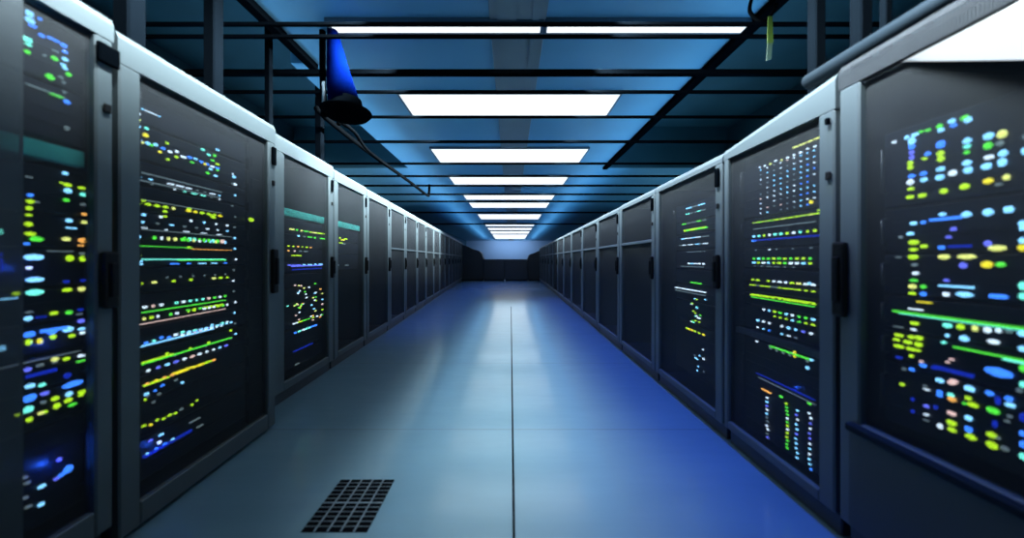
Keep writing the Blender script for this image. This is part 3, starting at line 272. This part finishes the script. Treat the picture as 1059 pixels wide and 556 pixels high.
# ------------------------------------------------------------------ server cabinets
RIGHT, LEFT = 1, -1
ROWS = {LEFT: 0.0529, RIGHT: 0.0118}             # the rows splay outwards a little with distance
RACK = {}
_cache = {}
def make_rack(key, side, X0, z0, z1, T, label, ot, ob, group, T2=None, sn=0.08, sf=0.08, rail=False, glare_plate=False, glare_strip=None,
              low_panel=False, handle=True, latch=True, hl=0.22, duct=None, hpos=None, lw=0.018, lh=0.12, foot=0.10, name='server_cabinet'):
    """side: which row; X0: front plane offset at depth 0; z0..z1: depth range; T: top above eye; ot/ob: door opening above eye;
       sn/sf: near/far stile width; T2: header height at the near end"""
    sl = ROWS[side]; k = math.sqrt(1 + sl * sl)
    zc = (z0 + z1) / 2; w = (z1 - z0) * k - 0.008
    ang = PI / 2 + math.atan(sl) if side == LEFT else -PI / 2 - math.atan(sl)
    root = thing(name, label, 'server cabinet', (side * (X0 + sl * zc), zc, 0), ang, group)
    # local x runs away from the camera in the left row and towards it in the right row
    near = -1 if side == LEFT else 1
    xn, xf = near * w / 2, -near * w / 2
    def X(d): return xn - near * d               # d metres from the near end
    H = EYE + T; H2 = EYE + (T2 if T2 is not None else T)
    top, bot = EYE + ot, EYE + ob
    lo = lambda a, c: (min(a, c), max(a, c))
    b = NEW(); bx(b, -w / 2 + 0.01, w / 2 - 0.01, 0.035, 0.85, 0.0, 0.085, 0.004); obj('plinth', b, 'dark_steel', root)
    b = NEW()
    for a, c in ((0.0, 0.02), (w - 0.02, w)):
        bx(b, *lo(X(a), X(c)), 0.045, 0.90, 0.085, min(H, H2) - 0.03)
    bx(b, -w / 2 + 0.02, w / 2 - 0.02, 0.88, 0.90, 0.085, min(H, H2) - 0.03)
    bx(b, -w / 2 + 0.02, w / 2 - 0.02, 0.045, 0.88, min(H, H2) - 0.05, min(H, H2) - 0.03)
    bx(b, -w / 2 + 0.02, w / 2 - 0.02, 0.045, 0.88, 0.085, 0.105)
    obj('carcass', b, 'dark_steel', root)
    # header with its chamfered top edge
    hd = 0.05 if not glare_plate else 0.012
    def prof(x, h): return [(x, 0.0, top), (x, 0.0, h - 0.045), (x, 0.010, h - 0.022), (x, 0.045, h), (x, 0.16, h), (x, 0.16, h - 0.05), (x, hd, h - 0.06), (x, hd, top)]
    b = NEW(); prism(b, prof(xf, H), prof(xn, H2)); obj('header', b, 'white_steel' if not glare_plate else 'mesh_fascia', root)
    # door: stiles, bottom rail, mesh, handle, latch
    b = NEW()
    bx(b, *lo(X(0.004), X(sn)), -0.002, 0.035, foot, top - 0.002, 0.006)
    bx(b, *lo(X(w - sf), X(w - 0.004)), -0.002, 0.035, foot, top - 0.002, 0.006)
    bx(b, *lo(X(sn), X(w - sf)), -0.001, 0.034, foot, bot, 0.005)
    if rail: bx(b, *lo(X(sn), X(w - sf)), 0.0, 0.030, EYE + 0.165, EYE + 0.195, 0.004)
    door = obj('door', b, 'white_steel', root)
    b = NEW()
    if glare_plate:
        bx(b, *lo(X(sn), X(w - sf)), 0.020, 0.022, bot, top)
    else:
        bx(b, *lo(X(sn if glare_strip is None else glare_strip), X(w - sf)), 0.020, 0.022, bot, top)
    obj('mesh_panel', b, 'mesh_steel', door)
    if glare_strip is not None:
        b = NEW(); bx(b, *lo(X(sn), X(glare_strip)), 0.010, 0.013, bot, top); obj('mesh_panel', b, 'mesh_dense', door, 'denser grey mesh leaf')  # denser grey mesh stands in for glare on this part of the door
    hz = 1.07; hx = hpos if hpos is not None else ((w - sf * 0.45) if side == LEFT else sn * 0.5)
    if handle:
        b = NEW(); bx(b, *lo(X(hx - 0.026), X(hx + 0.026)), -0.030, -0.004, hz - hl / 2, hz + hl / 2, 0.010, 2)
        bx(b, *lo(X(hx - 0.012), X(hx + 0.012)), -0.042, -0.028, hz - hl * 0.30, hz + hl * 0.30, 0.005, 2)
        obj('handle', b, 'black_plastic', door)
    if latch:
        b = NEW(); lz = top - 0.03
        bx(b, *lo(X(hx - lw), X(hx + lw)), -0.020, -0.004, lz - lh, lz, 0.006, 2); obj('latch', b, 'beam_black', door)
        b = NEW(); bx(b, *lo(X(hx - 0.012), X(hx + 0.012)), -0.014, -0.004, lz - 0.26, lz - 0.225, 0.004); obj('hinge', b, 'black_plastic', door)
    if duct:
        b = NEW(); bx(b, *lo(X(duct[0]), X(duct[1])), 0.05, 0.075, 0.11, top - 0.01, 0.004)
        for i in range(12): bx(b, *lo(X(duct[0] + 0.02), X(duct[1] - 0.02)), 0.046, 0.052, 0.2 + i * 0.14, 0.27 + i * 0.14, 0.002)
        cd = obj('cable_duct', b, 'chassis_grey', root)
    RACK[key] = dict(root=root, side=side, X0=X0, zc=zc, k=k, w=w, near=near, ang=ang)
    return root
def place(key, z, h):
    """point of the rack's own face at depth z and height h above eye -> local x, z"""
    r = RACK[key]; return ((z - r['zc']) * r['k'] * (1 if r['side'] == LEFT else -1), EYE + h)

GL, GR = 'left row of server cabinets', 'right row of server cabinets'
make_rack('L1', LEFT, 1.50, 0.40, 1.305, 0.965, 'nearest cabinet on the left, cut off by the left edge, green and blue lights', 0.855, -0.95, GL, sf=0.062, sn=0.09, glare_strip=0.655, hpos=0.868, lw=0.036, lh=0.075)
make_rack('L2', LEFT, 1.50, 1.310, 2.270, 0.935, 'large white-framed mesh cabinet on the left, lights over left two thirds, second from the camera', 0.79, -1.03, GL, sf=0.075, sn=0.085, duct=(0.775, 0.90), hl=0.30, foot=0.02)
make_rack('L3', LEFT, 1.667, 2.42, 3.436, 0.99, 'third cabinet of the left row, teal band above a cluster of small lights', 0.845, -0.985, GL, sf=0.10, sn=0.20)
make_rack('L4', LEFT, 1.667, 3.440, 4.33, 0.965, 'fourth cabinet of the left row, nearly dark, with a few yellow lights', 0.83, -0.99, GL, sf=0.09, sn=0.09)
z = 4.335
for i in range(13):
    dz = 0.96 if i < 4 else 1.06
    tail = 'dark mesh door in pale frame, %s cabinet of the left row from the camera' % ORD[4 + i]
    make_rack('L%d' % (5 + i), LEFT, 1.667, z, z + dz - 0.004, 0.955 - 0.003 * i, tail, 0.83, -0.99, GL, rail=(i > 0), duct=None, latch=(i < 4))
    z += dz
LEFT_END = z
make_rack('R1', RIGHT, 1.322, 0.36, 1.345, 0.80, 'nearest cabinet on the right, cut off by right edge, bright bokeh lights and glare plate', 0.685, -0.63, GR, sf=0.082, sn=0.05, glare_plate=True, low_panel=True, latch=False, hl=0.30, hpos=0.955)
make_rack('R2', RIGHT, 1.322, 1.350, 2.080, 0.70, 'white-framed cabinet on the right with columns of tiny lights, second from the camera', 0.622, -1.00, GR, T2=0.785, sf=0.04, sn=0.075, handle=False, hpos=0.022, lw=0.008, lh=0.03)
make_rack('R3', RIGHT, 1.322, 2.085, 3.085, 0.69, 'third cabinet of the right row, mesh door with white and green light bars', 0.617, -1.0, GR, sf=0.07, sn=0.075)
make_rack('R4', RIGHT, 1.322, 3.090, 4.14, 0.685, 'fourth cabinet of the right row, dark door with pale glint by its top corner', 0.61, -1.0, GR, sf=0.08, sn=0.08, rail=True)
z = 4.145
for i in range(11):
    dz = (1.10, 1.18, 1.22)[min(i, 2)]
    tail = 'dark mesh door in pale frame, %s cabinet of the right row from the camera' % ORD[4 + i]
    make_rack('R%d' % (5 + i), RIGHT, 1.322, z, z + dz - 0.004, 0.675 - 0.006 * i, tail, 0.60 - 0.006 * i, -1.0, GR, rail=True, latch=(i < 3))
    z += dz
RIGHT_END = z

# the first right cabinet: added glare plate, mesh lower panel with a ledge
r = RACK['R1']; root = r['root']
def rp(zz, h, y): x, hh = place('R1', zz, h); return (x, y, hh)
b = NEW()  # added mirror plate, outline cut to the glare of the light overhead
a0 = [rp(1.13, 0.676, 0.006), rp(0.40, 0.676, 0.006), rp(0.40, 0.24, -0.094), rp(0.60, 0.37, -0.064), rp(0.853, 0.517, -0.030), rp(1.118, 0.672, 0.005)]
a1 = [(p[0], p[1] + 0.012, p[2]) for p in a0]
prism(b, a0, a1); obj('glare_plate', b, 'polished_steel', root, 'added sloped plate shaped like white glare')
b = NEW(); bx(b, -r['w'] / 2 + 0.05, r['w'] / 2 - 0.05, -0.010, -0.006, 0.11, EYE - 0.66); obj('lower_panel', b, 'mesh_dense', root, 'dark perforated lower panel')
b = NEW(); bx(b, -r['w'] / 2 + 0.05, r['w'] / 2 - 0.08, -0.030, 0.03, EYE - 0.665, EYE - 0.635, 0.006); obj('ledge', b, 'conduit_blue', root)

# ------------------------------------------------------------------ servers and their lights
UNITS = {   # rack: depth range, where it stands, unit edges above eye level (top to bottom), blank panels
 'L1': ((0.66, 1.262), 'the nearest left cabinet', [0.84, 0.62, 0.42, None, 0.33, 0.16, 0.04, -0.10, -0.22, -0.33, -0.45, -0.58, -0.92]),
 'L2': ((1.425, 2.075), 'the second left cabinet', [0.77, 0.60, 0.44, 0.33, 0.215, 0.085, -0.035, -0.15, -0.30, -0.41, -0.515, -0.64, -0.80, -0.99]),
 'L3': ((2.66, 3.33), 'the third left cabinet', [0.43, None, 0.35, 0.22, 0.10, -0.02, -0.13, -0.25, -0.38, -0.60, -0.94]),
 'L4': ((3.55, 4.21), 'the fourth left cabinet', [0.43, None, 0.35, 0.20, 0.06, -0.12]),
 'R1': ((0.62, 1.232), 'the nearest right cabinet', [0.47, 0.185, 0.02, -0.13, -0.255, -0.37, -0.60]),
 'R2': ((1.43, 1.99), 'the second right cabinet', [0.60, 0.235, 0.12, 0.065, -0.05, -0.13, -0.19, -0.265, -0.40, None, -0.455, -0.99]),
 'R3': ((2.20, 2.82), 'the third right cabinet', [0.45, 0.30, 0.20, 0.07, -0.08, -0.20, -0.33, -0.50, -0.90]),
}
def led_mesh(c, kind):
    key = (c, kind)
    if key not in _cache:
        b = NEW()
        if kind == 'dot':
            bmesh.ops.create_uvsphere(b, u_segments=12, v_segments=8, radius=0.5)
            for f in b.faces: f.smooth = True
        else:
            bx(b, -0.5, 0.5, -0.5, 0.5, -0.5, 0.5)
        _cache[key] = mesh_of('indicator_light' if kind == 'dot' else 'light_bar', b, LEDMAT[c])
    return _cache[key]
def make_server(key, i, n, za, zb, top, bot, where, leds):
    r = RACK[key]; zc = (za + zb) / 2; w = (zb - za) * r['k']; h = top - bot - 0.010
    xl, _ = place(key, zc, 0)
    loc = r['root'].location + Matrix.Rotation(r['ang'], 3, 'Z') @ Vector((xl, 0.0625, 0)); loc.z = EYE + bot + 0.005
    words = []
    for c in sorted(set(l[4] for l in leds), key=lambda c: -sum(1 for l in leds if l[4] == c)):
        if c not in 'DN': words.append(LEDWORD[c])
    size = 'slim' if h < 0.09 else ('tall' if h > 0.2 else 'black')
    if words: desc = '%s server with %s lights' % (size, ' and '.join(words[:2]))
    else: desc = '%s server with unlit front' % size
    pos = 'topmost' if i == 0 else ('lowest' if i == n - 1 else '%s from top' % ORD[i])
    root = thing('rack_server', '%s, %s in %s' % (desc, pos, where), 'server', loc, r['ang'], 'servers in ' + where)
    b = NEW(); bx(b, -w / 2 + 0.02, w / 2 - 0.02, 0.012, 0.60, 0, h, 0.003); obj('chassis', b, 'chassis_grey', root)
    b = NEW(); bx(b, -w / 2, w / 2, 0.0, 0.012, 0, h, 0.003)
    nb = max(2, int(h / 0.045))
    for j in range(nb): bx(b, -w / 2 + 0.03, w / 2 - 0.03, -0.003, 0.004, h * (j + 0.12) / nb, h * (j + 0.20) / nb)
    obj('faceplate', b, 'faceplate_blue', root)
    for s in (-1, 1):
        b = NEW(); x = s * (w / 2 - 0.012); zz = h * 0.2
        tube(b, [(x, 0.0, zz), (x, -0.022, zz + 0.004), (x, -0.022, h - zz - 0.004), (x, 0.0, h - zz)], 0.004, 6); obj('handle', b, 'dark_steel', root)
    for (lz, lh, lw, lhh, c) in leds:
        x, zz = place(key, lz, lh)
        bar = lw > 3.2 * lhh
        o = bpy.data.objects.new('light_bar' if bar else 'indicator_light', led_mesh(c, 'bar' if bar else 'dot')); COL.objects.link(o)
        o.parent = root; o.location = (x - xl, -0.0045, zz - loc.z); sh = 1.0 if key in ('L1', 'R1') or bar else 0.80
        o.scale = (lw * sh, 0.010, lhh * (0.6 if bar else (0.85 if sh < 1 else 1.0)))
        o['label'] = LEDWORD[c] + (' light bar' if bar else ' light')
    return root
for key, (zr, where, edges) in UNITS.items():
    leds = [tuple([int(v) / 1000 for v in q.split(',')[:4]] + [q.split(',')[4]]) for q in LEDS[key].split()]
    spans = []
    for a, c in zip(edges, edges[1:]):
        if a is not None and c is not None: spans.append((a, c))
    used = set()
    for i, (top, bot) in enumerate(spans):
        last = i == len(spans) - 1
        mine = [l for j, l in enumerate(leds) if j not in used and (l[1] > bot or last) and (l[1] <= top or i == 0 or True)]
        mine = []
        for j, l in enumerate(leds):
            if j in used: continue
            if l[1] > bot or last: mine.append(l); used.add(j)
        mine = [(min(max(lz, zr[0] + 0.012), zr[1] - 0.006), min(max(lh, bot + 0.012), top - 0.012), lw, lhh, c) for lz, lh, lw, lhh, c in mine]
        make_server(key, i, len(spans), zr[0], zr[1], top, bot, where, mine[:100])
# teal blanking panels and the shelf between servers
def blank(key, zr, top, bot, m, name, label, cat, out=0.02):
    r = RACK[key]; zc = sum(zr) / 2; w = (zr[1] - zr[0]) * r['k']; xl, _ = place(key, zc, 0)
    loc = r['root'].location + Matrix.Rotation(r['ang'], 3, 'Z') @ Vector((xl, 0.0625, 0)); loc.z = EYE + bot
    b = NEW(); h = top - bot
    bx(b, -w / 2, w / 2, -out, 0.012, 0, h, 0.004, 2)
    bx(b, -w / 2 + 0.02, w / 2 - 0.02, 0.012, 0.5, h * 0.3, h * 0.6)
    o = obj(name, b, m); o.location = loc; o.rotation_euler = (0, 0, r['ang']); tag(o, label, cat)
blank('L1', (0.66, 1.245), 0.405, 0.345, 'teal_panel', 'rack_shelf', 'teal shelf edge running across the nearest left cabinet', 'shelf')
blank('L3', (2.63, 3.33), 0.425, 0.36, 'teal_panel', 'rack_shelf', 'teal shelf edge in the third left cabinet above its lights', 'shelf')
blank('L4', (3.55, 4.22), 0.425, 0.36, 'teal_panel', 'rack_shelf', 'narrow teal shelf edge in the fourth left cabinet', 'shelf')
blank('R2', (1.40, 2.03), -0.412, -0.445, 'shelf_steel', 'rack_shelf', 'grey-blue steel shelf across the second right cabinet, above its lowest light columns', 'shelf')

# single bright light on the cable duct of the second left cabinet
cdo = [c for c in RACK['L2']['root'].children if c.name.startswith('cable_duct')][0]
x, hh = place('L2', 2.10, 0.252)
o = bpy.data.objects.new('indicator_light', led_mesh('Y', 'dot')); COL.objects.link(o); o.parent = cdo
o.location = (x, 0.044, hh); o.scale = (0.050, 0.012, 0.026); o['label'] = 'yellow-green light'
# ------------------------------------------------------------------ far end of the aisle
def far_cabinet(x0, x1, y0, H, label, seams):
    t = thing('low_cabinet', label, 'cabinet', ((x0 + x1) / 2, y0, 0)); w = (x1 - x0) / 2
    b = NEW(); bx(b, -w, w, 0.02, 0.8, 0.06, H, 0.01); obj('carcass', b, 'cabinet_dark', t)
    b = NEW(); bx(b, -w + 0.02, w - 0.02, 0.06, 0.78, 0, 0.06); obj('plinth', b, 'black_plastic', t)
    for k in range(seams):
        a = -w + 2 * w * k / seams; c = -w + 2 * w * (k + 1) / seams
        b = NEW(); bx(b, a + 0.01, c - 0.01, 0.0, 0.02, 0.08, H - 0.02, 0.004); d = obj('door', b, 'cabinet_dark', t)
        b = NEW(); tube(b, [(c - 0.08, -0.03, H * 0.5), (c - 0.08, -0.03, H * 0.65)], 0.012, 6); obj('handle', b, 'black_plastic', d)
far_cabinet(-1.45, -0.32, 17.6, 1.155, 'low dark cabinet closing the far end of the aisle, left half', 1)
far_cabinet(-0.31, 0.92, 17.6, 1.155, 'low dark cabinet closing the far end of the aisle, right half', 1)
def end_cabinet(x_out, x_in, y0, h_out, label):
    """dark end unit whose top rounds down towards the aisle"""
    t = thing('end_cabinet', label, 'cabinet', ((x_out + x_in) / 2, y0, 0)); cx = (x_out + x_in) / 2
    L = x_in - x_out; pts = [(x_out - cx, 0.06)]
    for k in range(13):
        u = k / 12
        if u < 0.6: hh = h_out - 0.38 * (h_out - 1.16) * (u / 0.6) ** 1.3
        else: hh = 1.16 + 0.62 * (h_out - 1.16) * math.sqrt(max(0, 1 - ((u - 0.6) / 0.4) ** 2))
        pts.append((x_out - cx + L * u, hh))
    pts.append((x_in - cx, 0.06))
    b = NEW(); prism(b, [(x, 0.02, z) for x, z in pts], [(x, 0.9, z) for x, z in pts]); obj('carcass', b, 'cabinet_dark', t)
    b = NEW(); a, c = sorted((x_out - cx, x_in - cx)); bx(b, a + 0.03, c - 0.03, 0.05, 0.85, 0, 0.06); obj('plinth', b, 'black_plastic', t)
    b = NEW(); bx(b, a + 0.05, c - 0.05, 0.0, 0.02, 0.1, 1.12, 0.004); obj('door', b, 'cabinet_dark', t)
end_cabinet(-2.75, -1.46, 17.75, 1.98, 'dark rounded end cabinet at the far end of the left row')
end_cabinet(1.72, 0.93, 17.75, 1.66, 'dark rounded end cabinet at the far end of the right row')

# ------------------------------------------------------------------ ceiling lights
def ceiling_light(x0, x1, z0, z1, label, group='white ceiling lights over the aisle'):
    k = 1.0166; x0, x1, z0, z1 = x0 * k, x1 * k, z0 * k, z1 * k
    t = thing('ceiling_light', label, 'ceiling light', ((x0 + x1) / 2, (z0 + z1) / 2, CAN - 0.034), 0, group)
    w, d = (x1 - x0) / 2, (z1 - z0) / 2
    b = NEW()
    bx(b, -w - 0.02, -w, -d - 0.02, d + 0.02, 0, 0.034); bx(b, w, w + 0.02, -d - 0.02, d + 0.02, 0, 0.034)
    bx(b, -w, w, -d - 0.02, -d, 0, 0.034); bx(b, -w, w, d, d + 0.02, 0, 0.034); bx(b, -w, w, -d, d, 0.026, 0.034)
    obj('frame', b, 'lamp_frame', t)
    b = NEW(); bx(b, -w, w, -d, d, 0.003, 0.025, 0.003); obj('diffuser', b, 'lamp_white', t)
ceiling_light(-1.20, 1.25, 0.55, 2.12, 'ceiling light above the camera, mirrored in the added glare plate at right')
ceiling_light(-1.345, 0.225, 2.425, 2.53, 'long narrow light in the first row, left one of the pair')
ceiling_light(0.275, 1.77, 2.425, 2.53, 'long narrow light in the first row, right one of the pair')
for i, (x0, x1, z0, z1) in enumerate([(-1.18, 1.16, 3.47, 3.99), (-1.26, 1.23, 5.19, 5.97), (-1.30, 1.22, 6.9, 7.65), (-1.28, 1.2, 8.85, 9.6), (-1.28, 1.2, 10.1, 11.1),
                                      (-1.28, 1.2, 12.7, 14.3), (-1.28, 1.2, 15.9, 17.3), (-1.28, 1.2, 18.2, 19.6), (-1.28, 1.2, 20.4, 22.3), (-1.28, 1.2, 23.0, 28.0)]):
    ceiling_light(x0, x1, z0, z1, ('wide white ceiling light, %s row from the camera' if i < 9 else 'last white ceiling light, %s row, nearest the end wall') % ORD[i + 1])

# ------------------------------------------------------------------ overhead steelwork
t = thing('overhead_frame', 'black overhead steel frame of many cross bars under the ceiling', 'steel frame', (0, 0, EYE + 1.6))
for z, r in [(2.24, 0.012), (2.364, 0.012), (2.825, 0.024), (3.147, 0.014), (3.70, 0.014), (4.478, 0.017), (5.5, 0.017), (6.33, 0.018), (7.15, 0.02), (8.1, 0.02), (9.1, 0.022), (11.24, 0.025), (14.9, 0.03)]:
    b = NEW(); bx(b, -3.95, 3.95, z - r, z + r, -r, r, r * 0.3); obj('crossbar', b, 'beam_black', t)
for x, z, r, low, lab in [(-1.83, 1.58, 0.04, 0.906, 'thick black post on the roof of the second left cabinet, nearer one'),
                          (-1.87, 2.07, 0.036, 0.906, 'thick black post on the roof of the second left cabinet, farther one'),
                          (-2.03, 2.76, 0.022, 0.961, 'slim black post with a short brace, on the third left cabinet roof'),
                          (-2.09, 3.60, 0.034, 0.936, 'black post on the fourth left cabinet roof, just left of the hanging lamp'),
                          (1.60, 1.72, 0.027, 0.671, 'black post on the roof of the second right cabinet, farthest one'),
                          (1.62, 1.52, 0.028, 0.671, 'thick black post on the second right cabinet roof, middle one'),
                          (1.62, 1.42, 0.014, 0.671, 'slim black post on the second right cabinet roof, nearest one')]:
    p = thing('support_post', lab, 'post', (x, z, EYE + low), 0, 'posts standing on the cabinet roofs')
    b = NEW(); bx(b, -r, r, -r, r, 0.012, 2.59 - low, r * 0.2); obj('shaft', b, 'beam_black', p)
    b = NEW(); bx(b, -r * 1.8, r * 1.8, -r * 1.8, r * 1.8, 0, 0.014, 0.003); obj('base_plate', b, 'beam_black', p)
    if r == 0.022:
        b = NEW(); tube(b, [(0.0, 0.0, 1.10), (-0.01, 0.42, 0.98)], 0.016, 8); obj('brace', b, 'beam_black', p)
for x in (-3.9, 3.9):
    b = NEW(); bx(b, x - 0.03, x + 0.03, 1.0, 15.2, 0.02, 0.08, 0.005); obj('side_rail', b, 'beam_black', t)
b = NEW(); tube(b, [(-1.90, 2.53, 0.40), (-1.87, 3.20, 0.28)], 0.02, 8); obj('brace', b, 'beam_black', t)

# cables and hanging fittings
def cable(pts, r, label, name='cable', m='cable_black', cat='cable', group=None):
    b = NEW(); tube(b, bez(pts), r, 8); return tag(obj(name, b, m), label, cat, group)
cable([(-1.84, 3.12, 2.58), (-1.90, 3.5, 2.60), (-1.90, 4.4, 2.585), (-1.89, 6.2, 2.60), (-1.90, 7.5, 2.61), (-1.90, 7.66, 2.70), (-1.90, 7.7, 2.90)], 0.028, 'thick black cable running away over the left row below the ceiling')
cable([(-1.42, 2.72, 2.27), (-1.50, 2.9, 2.36), (-1.66, 3.5, 2.50), (-1.83, 4.2, 2.55), (-1.86, 5.0, 2.56)], 0.018, 'thinner black cable trailing from the hanging lamp to the left row')
cable([(1.66, 2.26, 2.95), (1.64, 2.25, 2.84), (1.72, 2.24, 2.77), (1.80, 2.25, 2.85), (1.84, 2.26, 2.95)], 0.012, 'black cable loop hanging over the first crossbar at right')
b = NEW(); tube(b, [(1.405, 0.42, EYE + 0.835), (1.405, 1.55, EYE + 0.835)], 0.034, 12)
tag(obj('conduit', b, 'conduit_blue'), 'blue-grey conduit pipe lying along the top of the nearest right cabinets', 'pipe')
# hanging lamp with its blue sleeve
t = thing('hanging_lamp', 'blue-sleeved black lamp hanging from the ceiling over the left row', 'hanging lamp', (-1.27, 2.55, 2.24))
b = NEW(); lathe(b, [(0.06, 0.0), (0.15, 0.012), (0.185, 0.05), (0.18, 0.06), (0.12, 0.075), (0.105, 0.15), (0.06, 0.17)], n=24); obj('lamp_head', b, 'beam_black', t)
b = NEW(); tube(b, [(-0.02, 0, 0.12), (-0.045, 0, 0.25), (-0.075, 0, 0.42), (-0.10, 0, 0.60), (-0.115, 0, 0.70)], [0.115, 0.10, 0.075, 0.050, 0.035], 16); obj('sleeve', b, 'sleeve_blue', t)
b = NEW(); tube(b, [(-0.195, 0.03, 0.03), (-0.205, 0.03, 0.4), (-0.205, 0.03, 0.70)], 0.024, 8); obj('hanger_rod', b, 'beam_black', t)
b = NEW(); tube(b, [(-0.150, -0.05, 0.10), (-0.152, -0.05, 0.26)], 0.012, 8); obj('bulb_tube', b, 'lamp_frame', t)
# green tag
t = thing('hanging_tag', 'lime and pale green strip hanging from the first crossbar at right', 'tag', (1.735, 2.22, EYE + 1.34))
b = NEW(); prism(b, [(0.0, 0, 0.12), (0.040, 0, 0.12), (0.034, 0, 0.30), (0.004, 0, 0.30)], [(0.0, 0.004, 0.12), (0.040, 0.004, 0.12), (0.034, 0.004, 0.30), (0.004, 0.004, 0.30)]); obj('upper_strip', b, 'lime', t)
b = NEW(); prism(b, [(-0.008, 0, 0.0), (0.026, 0, 0.01), (0.034, 0, 0.12), (0.004, 0, 0.12)], [(-0.008, 0.004, 0.0), (0.026, 0.004, 0.01), (0.034, 0.004, 0.12), (0.004, 0.004, 0.12)]); obj('lower_strip', b, 'pale_green', t)

# ------------------------------------------------------------------ floor vent
t = thing('floor_vent', 'black slotted floor vent let into the aisle floor near the left row', 'floor vent', (-0.745, 1.55, 0.0))
b = NEW(); bx(b, -0.14, 0.14, -0.165, 0.165, 0.0, 0.002); obj('tray', b, 'groove', t)
b = NEW()
for k in range(1, 5): bx(b, -0.14 + 0.056 * k - 0.003, -0.14 + 0.056 * k + 0.003, -0.165, 0.165, 0.002, 0.005)
for k in range(1, 12):
    r = 0.0035 if k == 6 else 0.0012
    bx(b, -0.14, 0.14, -0.165 + 0.0275 * k - r, -0.165 + 0.0275 * k + r, 0.002, 0.0046)
obj('grille', b, 'vent_bar', t)
